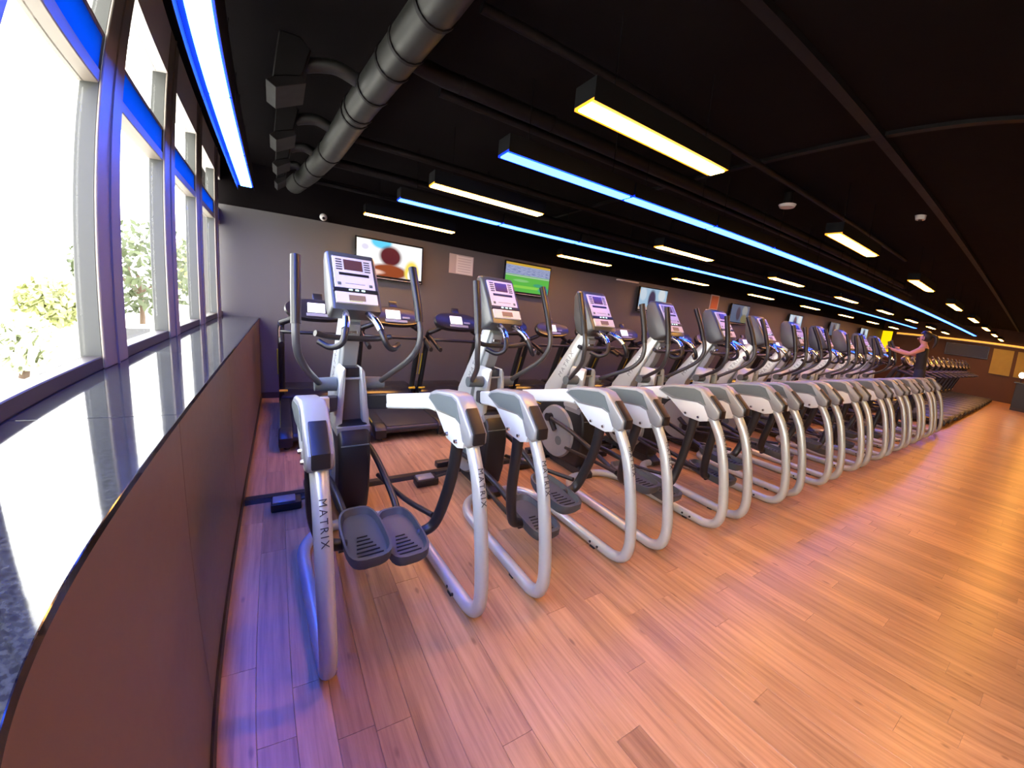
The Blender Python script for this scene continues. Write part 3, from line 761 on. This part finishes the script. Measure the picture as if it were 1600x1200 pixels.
# ------------------------------------------------------------------ treadmill
def treadmill():
    e = empty('treadmill')          # origin at the floor, rear end; runs along +y
    for s in (-1, 1):
        sr = prism('side_rail', [(0, .10), (0, .17), (.05, .19), (1.45, .21), (1.45, .11)], s*.36-.055, s*.36+.055, 'charcoal', e, .012, 2)
        box('yellow_stripe', (s*.418-.003, .12, .165), (s*.418+.003, 1.40, .180), 'yellow', sr)
        prism('rear_cap', [(-.05, .05), (-.06, .15), (.0, .195), (.16, .20), (.16, .07)], s*.37-.065, s*.37+.065, 'black_plastic', e, .018, 2)
        cyl('rear_foot', (s*.36, .06, 0), (s*.36, .06, .07), .028, 'rubber', e, .02, 12)
        cyl('front_foot', (s*.30, 1.70, 0), (s*.30, 1.70, .10), .028, 'rubber', e, .02, 12)
        up = tube('upright', [(s*.395, 1.52, .12), (s*.395, 1.36, .62), (s*.395, 1.18, 1.12), (s*.39, 1.10, 1.22)], .036, 'black_plastic', e, 10, 5, 1.5)
        box('yellow_badge', (s*.38-.05, 1.38, .30), (s*.38+.05, 1.40, .33), 'yellow', e, .006, 1)
        tube('upright_strip', [(s*.435, 1.385, .54), (s*.435, 1.265, .88)], .010, 'yellow_dim', up, 6, 1)
        hr = tube('handrail', [(s*.39, 1.16, 1.16), (s*.395, .95, 1.12), (s*.395, .72, 1.05), (s*.39, .62, 1.02)], .026, 'black_plastic', e, 10, 5, 1.3)
        tube('rail_strip', [(s*.40, 1.10, 1.187), (s*.41, .93, 1.147), (s*.41, .74, 1.084)], .007, 'tm_rail', hr, 6, 4)
        tube('support_arm', [(s*.40, 1.10, 1.22), (s*.30, 1.06, 1.27), (s*.20, 1.05, 1.33)], .035, 'black_plastic', e, 10, 4)
    box('belt', (-.305, -.01, .165), (.305, 1.44, .185), 'belt', e, .008, 2)
    cyl('rear_roller', (-.305, .01, .135), (.305, .01, .135), .045, 'belt', e, None, 16)
    prism('motor_hood', [(1.40, .12), (1.40, .22), (1.48, .30), (1.62, .335), (1.85, .33), (1.95, .24), (1.96, .12)], -.41, .41, 'hood', e, .03, 3)
    tube('crossbar', [(-.40, .92, 1.13), (-.25, .84, 1.14), (.25, .84, 1.14), (.40, .92, 1.13)], .022, 'black_plastic', e, 10, 5)
    # oval console tilted up towards the runner
    bm = bmesh.new(); n = 32
    def rg(sx, sz, w, off=0): return [bm.verts.new((sx*math.copysign(abs(math.cos(a))**.8, math.cos(a)), w+off*math.sin(a), sz*math.copysign(abs(math.sin(a))**.8, math.sin(a)))) for a in [2*math.pi*j/n for j in range(n)]]
    R_ = [rg(.22, .075, .12), rg(.34, .13, .09), rg(.36, .145, .03), rg(.345, .135, 0), rg(.31, .115, .012)]
    bm.faces.new(R_[0]); bm.faces.new(R_[-1][::-1])
    for A, B in zip(R_, R_[1:]):
        for j in range(n): bm.faces.new((A[j], A[(j+1) % n], B[(j+1) % n], B[j]))
    cn = from_bm('console', bm, 'tm_console', e, True, 40)
    cn.location = (0, 1.0, 1.42); cn.rotation_euler = (-.56, 0, 0)
    box('screen', (-.115, .002, -.045), (.075, .014, .085), 'tm_screen', cn, .003, 1)
    box('key_panel', (-.13, .004, -.095), (.16, .0135, -.055), 'tm_keys', cn, .003, 1)
    box('side_keys', (.10, .004, -.03), (.20, .0135, .0), 'tm_keys', cn, .003, 1)
    box('top_pod', (-.055, .02, .135), (.055, .06, .235), 'tm_console', cn, .01, 2)
    return e
M['yellow_dim'] = simple('yellow_strip', (.5, .38, .03), .5)
M['tm_rail'] = simple('rail_brown', (.16, .09, .05), .4)
M['hood'] = simple('hood_gloss', (.02, .02, .03), .2)
tm = treadmill(); tmk = kid_map(tm)
NB = 25
for i in range(NB):
    o = tm if i == 0 else copy_tree(tm, None, tmk)
    o.location = (.385+.915*i, 4.22, 0)
    tag(o, 'black treadmill facing the television wall, %s from the window wall' % ORD[i], 'treadmill', 'treadmills along the television wall')
dark_screen = None
for i in range(13):
    o = copy_tree(tm, None, tmk)
    for c_ in o.children:
        if c_.name.startswith('console'):
            for g_ in c_.children:
                if g_.name.startswith('screen'):
                    if dark_screen is None:
                        dark_screen = g_.data.copy(); dark_screen.materials[0] = M['gloss_black']
                    g_.data = dark_screen
    o.location = (13.25+.92*i, 1.52, 0)
    tag(o, 'black treadmill in line with the elliptical trainers, %s beyond the person' % ORD[i], 'treadmill', 'treadmills beyond the elliptical trainers')

# ------------------------------------------------------------------ far end
e = empty('yellow_panel', (X1, 6.1, 1.0)); box('light_box', (-.12, -.03, .55), (0, .40, 1.62), 'yellow_glow', e, .01, 1)
box('frame', (-.10, -.05, .50), (0, .42, 1.66), 'black_plastic', e); tag(e, 'glowing yellow panel on the far wall', 'panel')
cv = empty('trim_40', (X1, 0, 2.5)); tag(cv, kind='structure')
box('cove_strip', (-.10, YR, .02), (-.02, 5.9, .10), 'cove', cv); box('cove_ledge', (-.14, YR, -.02), (0, 5.9, .02), 'beige_frame', cv)
e = empty('wall_screen', (X1, 3.0, 1.8)); box('casing', (-.08, -.85, 0), (0, .85, .58), 'tv_bezel', e, .01, 1); box('glass_front', (-.085, -.82, .03), (-.078, .82, .55), 'desk', e)
tag(e, 'wide switched-off black screen on the far wall', 'screen')
for (y0, y1, z0, z1, mt_, lb) in ((1.2, 2.0, 1.2, 2.35, 'olive', 'olive wall panel beside the black screen'), (.2, 1.05, 1.2, 2.35, 'olive', 'olive wall panel above the dark desk'), (-1.5, .05, 1.0, 2.2, 'orange_panel', 'terracotta wall panel behind the dark desk')):
    e = empty('wall_panel', (X1, y0, z0)); box('board', (-.04, 0, 0), (0, y1-y0, z1-z0), mt_, e, .006, 1); box('edge_trim', (-.05, -.02, -.02), (0, y1-y0+.02, 0), 'skirting', e)
    tag(e, lb, 'wall panel')
e = empty('reception_desk', (23.3, .0, 0))
box('desk_body', (0, -3.0, 0), (.7, .75, 1.05), 'desk', e, .01, 1); box('counter_top', (-.08, -3.05, 1.05), (.78, .82, 1.10), 'gloss_black', e, .008, 1); box('kick_plate', (-.01, -3, 0), (0, .75, .1), 'skirting', e)
tag(e, 'dark reception desk at the end of the aisle', 'desk')
e = empty('globe_lamp', (23.5, .62, 1.10)); cyl('stand', (0, 0, 0), (0, 0, .18), .02, 'black_plastic', e)
bm = bmesh.new(); bmesh.ops.create_uvsphere(bm, u_segments=16, v_segments=10, radius=.11, matrix=Matrix.Translation((0, 0, .28))); from_bm('globe', bm, 'globe', e)
tag(e, 'bright round lamp on the dark reception desk', 'lamp')

# ------------------------------------------------------------------ person on the last trainer
def person(loc):
    e = empty('person', loc)
    J = {}
    V = []; E_ = []; R_ = []
    def jn(name, co, r, par=None):
        J[name] = len(V); V.append(co); R_.append(r)
        if par: E_.append((J[par], J[name]))
    # standing on the pedals, facing +y, both hands forward on the handlebars; heights above the floor
    jn('pelvis', (0, -.02, 1.24), (.15, .11))
    jn('waist', (0, .0, 1.40), (.12, .095), 'pelvis'); jn('chest', (0, .03, 1.60), (.15, .11), 'waist'); jn('shoulders', (0, .02, 1.74), (.10, .08), 'chest')
    jn('neck', (0, .03, 1.82), (.052, .052), 'shoulders'); jn('headlow', (0, .06, 1.90), (.075, .085), 'neck'); jn('headtop', (0, .05, 2.02), (.075, .088), 'headlow')
    for s, n_ in ((-1, 'l'), (1, 'r')):
        jn('sh'+n_, (s*.17, .02, 1.72), (.06, .06), 'shoulders'); jn('el'+n_, (s*.27, .20, 1.58), (.042, .042), 'sh'+n_)
        jn('wr'+n_, (s*.34, .44, 1.63), (.03, .03), 'el'+n_); jn('ha'+n_, (s*.355, .52, 1.66), (.032, .03), 'wr'+n_)
        jn('hip'+n_, (s*.09, -.02, 1.16), (.095, .095), 'pelvis')
        fy, fz = (-.08, .34) if s < 0 else (.05, .40)
        jn('kn'+n_, (s*.105, .10 if s > 0 else .04, .80), (.062, .062), 'hip'+n_); jn('an'+n_, (s*.105, fy-.06, fz+.08), (.04, .04), 'kn'+n_)
        jn('fo'+n_, (s*.105, fy+.10, fz+.035), (.04, .03), 'an'+n_)
    me = bpy.data.meshes.new('body'); me.from_pydata(V, E_, [])
    ob = bpy.data.objects.new('body', me); COL.objects.link(ob)
    ob.modifiers.new('Skin', 'SKIN')
    if not me.skin_vertices: me.attributes
    for sv, r in zip(me.skin_vertices[0].data, R_): sv.radius = r
    me.skin_vertices[0].data[0].use_root = True
    sb = ob.modifiers.new('Sub', 'SUBSURF'); sb.levels = 2; sb.render_levels = 2
    bpy.context.view_layer.update(); dg = bpy.context.evaluated_depsgraph_get()
    nm = bpy.data.meshes.new_from_object(ob.evaluated_get(dg)); bpy.data.objects.remove(ob)
    nm.materials.clear()
    for k_ in ('skin', 'cloth_black', 'cloth_navy', 'shoe'): nm.materials.append(M[k_])
    for p_ in nm.polygons:
        p_.use_smooth = True; c = p_.center
        if c.z < .50: p_.material_index = 3
        elif c.z < 1.30: p_.material_index = 2
        elif c.z < 1.745 and abs(c.x) < .16 : p_.material_index = 1
        else: p_.material_index = 0
    b = link('body', nm, None, e)
    bm = bmesh.new(); bmesh.ops.create_uvsphere(bm, u_segments=20, v_segments=14, radius=1)
    for v in bm.verts:
        v.co = Vector((v.co.x*.098, v.co.y*.115+.03, v.co.z*.125+1.985))
        if v.co.y > .09 and v.co.z < 2.02: v.co.y = .07 - .02
    from_bm('hair', bm, 'hair', e)
    tube('ponytail', [(0, -.07, 2.02), (0, -.14, 1.98), (0, -.15, 1.86), (0, -.12, 1.76)], [.035, .04, .03, .012], 'hair', e, 10, 5)
    for s in (-1, 1):
        hd = tube('hand_fingers', [(s*.355, .50, 1.655), (s*.36, .545, 1.665)], .03, 'skin', b, 8, 1) if False else None
        for f in range(4):
            z = 1.635+.022*f
            tube('finger', [(s*.345, .505, z), (s*.325, .545, z+.004), (s*.345, .585, z+.008), (s*.375, .580, z+.008)], [.010, .0095, .008], 'skin', b, 6, 3)
        tube('thumb', [(s*.375, .49, 1.66), (s*.395, .53, 1.68), (s*.385, .565, 1.695)], [.011, .010, .008], 'skin', b, 6, 3)
        eye = None
    for s in (-1, 1):
        bm = bmesh.new(); bmesh.ops.create_uvsphere(bm, u_segments=8, v_segments=6, radius=.011, matrix=Matrix.Translation((s*.03, .138, 1.955)))
        from_bm('eye', bm, 'hair', b)
    tube('nose', [(0, .13, 1.965), (0, .157, 1.925), (0, .14, 1.918)], [.008, .014, .008], 'skin', b, 8, 3)
    tube('mouth', [(-.024, .135, 1.885), (0, .143, 1.883), (.024, .135, 1.885)], .005, 'orange_panel', b, 6, 3)
    for s in (-1, 1): tube('ear', [(s*.092, .045, 1.975), (s*.102, .04, 1.95), (s*.094, .045, 1.915)], .013, 'skin', b, 6, 3)
    tag(e, 'person in a black sleeveless top holding the trainer handlebars', 'person')
    return e
person((.475+1.078*10, 1.93, 0))

# ------------------------------------------------------------------ outside the windows
GZ = -1.7
o = box('ground_outside', (-80, -40, GZ-.2), (-.9, 120, GZ), 'pavement'); tag(o, kind='structure')
rt = random.Random(11)
def tree(loc, h, r, mat, label, nleaf=900):
    e = empty('tree', loc)
    tube('trunk', [(0, 0, 0), (.08, .05, h*.3), (0, 0, h*.62)], [.16, .12, .07], 'bark', e, 8, 4)
    for a in (0, 2.1, 4.2):
        tube('branch', [(0, 0, h*.45), (r*.35*math.cos(a), r*.35*math.sin(a), h*.6), (r*.55*math.cos(a), r*.55*math.sin(a), h*.75)], [.07, .04, .02], 'bark', e, 6, 3)
    bm = bmesh.new()
    for _ in range(nleaf):
        while True:
            d_ = Vector((rt.uniform(-1, 1), rt.uniform(-1, 1), rt.uniform(-1, 1)))
            if .3 < d_.length < 1: break
        c = Vector((d_.x*r, d_.y*r, h*.68 + d_.z*r*.85)); sz = rt.uniform(.14, .30)
        u = Vector((rt.uniform(-1, 1), rt.uniform(-1, 1), rt.uniform(-1, 1))).normalized(); w = u.orthogonal().normalized()
        bm.faces.new([bm.verts.new(c+u*sz), bm.verts.new(c+w*sz*.5), bm.verts.new(c-u*sz), bm.verts.new(c-w*sz*.5)])
    o = from_bm('foliage', bm, mat, e, smooth=False); o['kind'] = 'stuff'
    tag(e, label, 'tree')
tree((-6.6, 27, GZ), 5.6, 2.9, 'leaf', 'dark green tree behind the white car outside')
tree((-9.0, 23, GZ), 3.0, 1.3, 'leaf2', 'low yellow-green tree outside the first windows')
tree((-5.0, 36, GZ), 6.5, 2.6, 'leaf2', 'tall pale tree farther along the street outside')
tree((-7.5, 17, GZ), 1.7, 1.05, 'leaf_pale', 'small round bush outside the largest window')
def car(loc, rz):
    e = empty('car', loc, rz)
    body = prism('body', [(-2.1, .25), (-2.15, .55), (-2.05, .78), (-1.2, .88), (-.75, 1.35), (.75, 1.38), (1.3, .95), (2.0, .82), (2.15, .6), (2.12, .25)], -.85, .85, 'car_white', e, .06, 2)
    prism('side_windows', [(-1.0, .92), (-.68, 1.28), (.70, 1.30), (1.1, .95)], -.865, .865, 'gloss_black', body)
    prism('windscreen', [(.80, 1.34), (1.26, .96), (1.31, .98), (.84, 1.37)], -.72, .72, 'gloss_black', body)
    prism('rear_window', [(-.80, 1.33), (-1.17, .92), (-1.22, .93), (-.84, 1.35)], -.72, .72, 'gloss_black', body)
    for s in (-1, 1):
        for yy in (-1.3, 1.35):
            w = cyl('wheel', (s*.70, yy, .31), (s*.88, yy, .31), .31, 'rubber', e, None, 20); cyl('hubcap', (s*.88, yy, .31), (s*.895, yy, .31), .19, 'silver', w, None, 14)
    tag(e, 'white car parked outside the window', 'car')
car((-5.6, 21.0, GZ), .25)
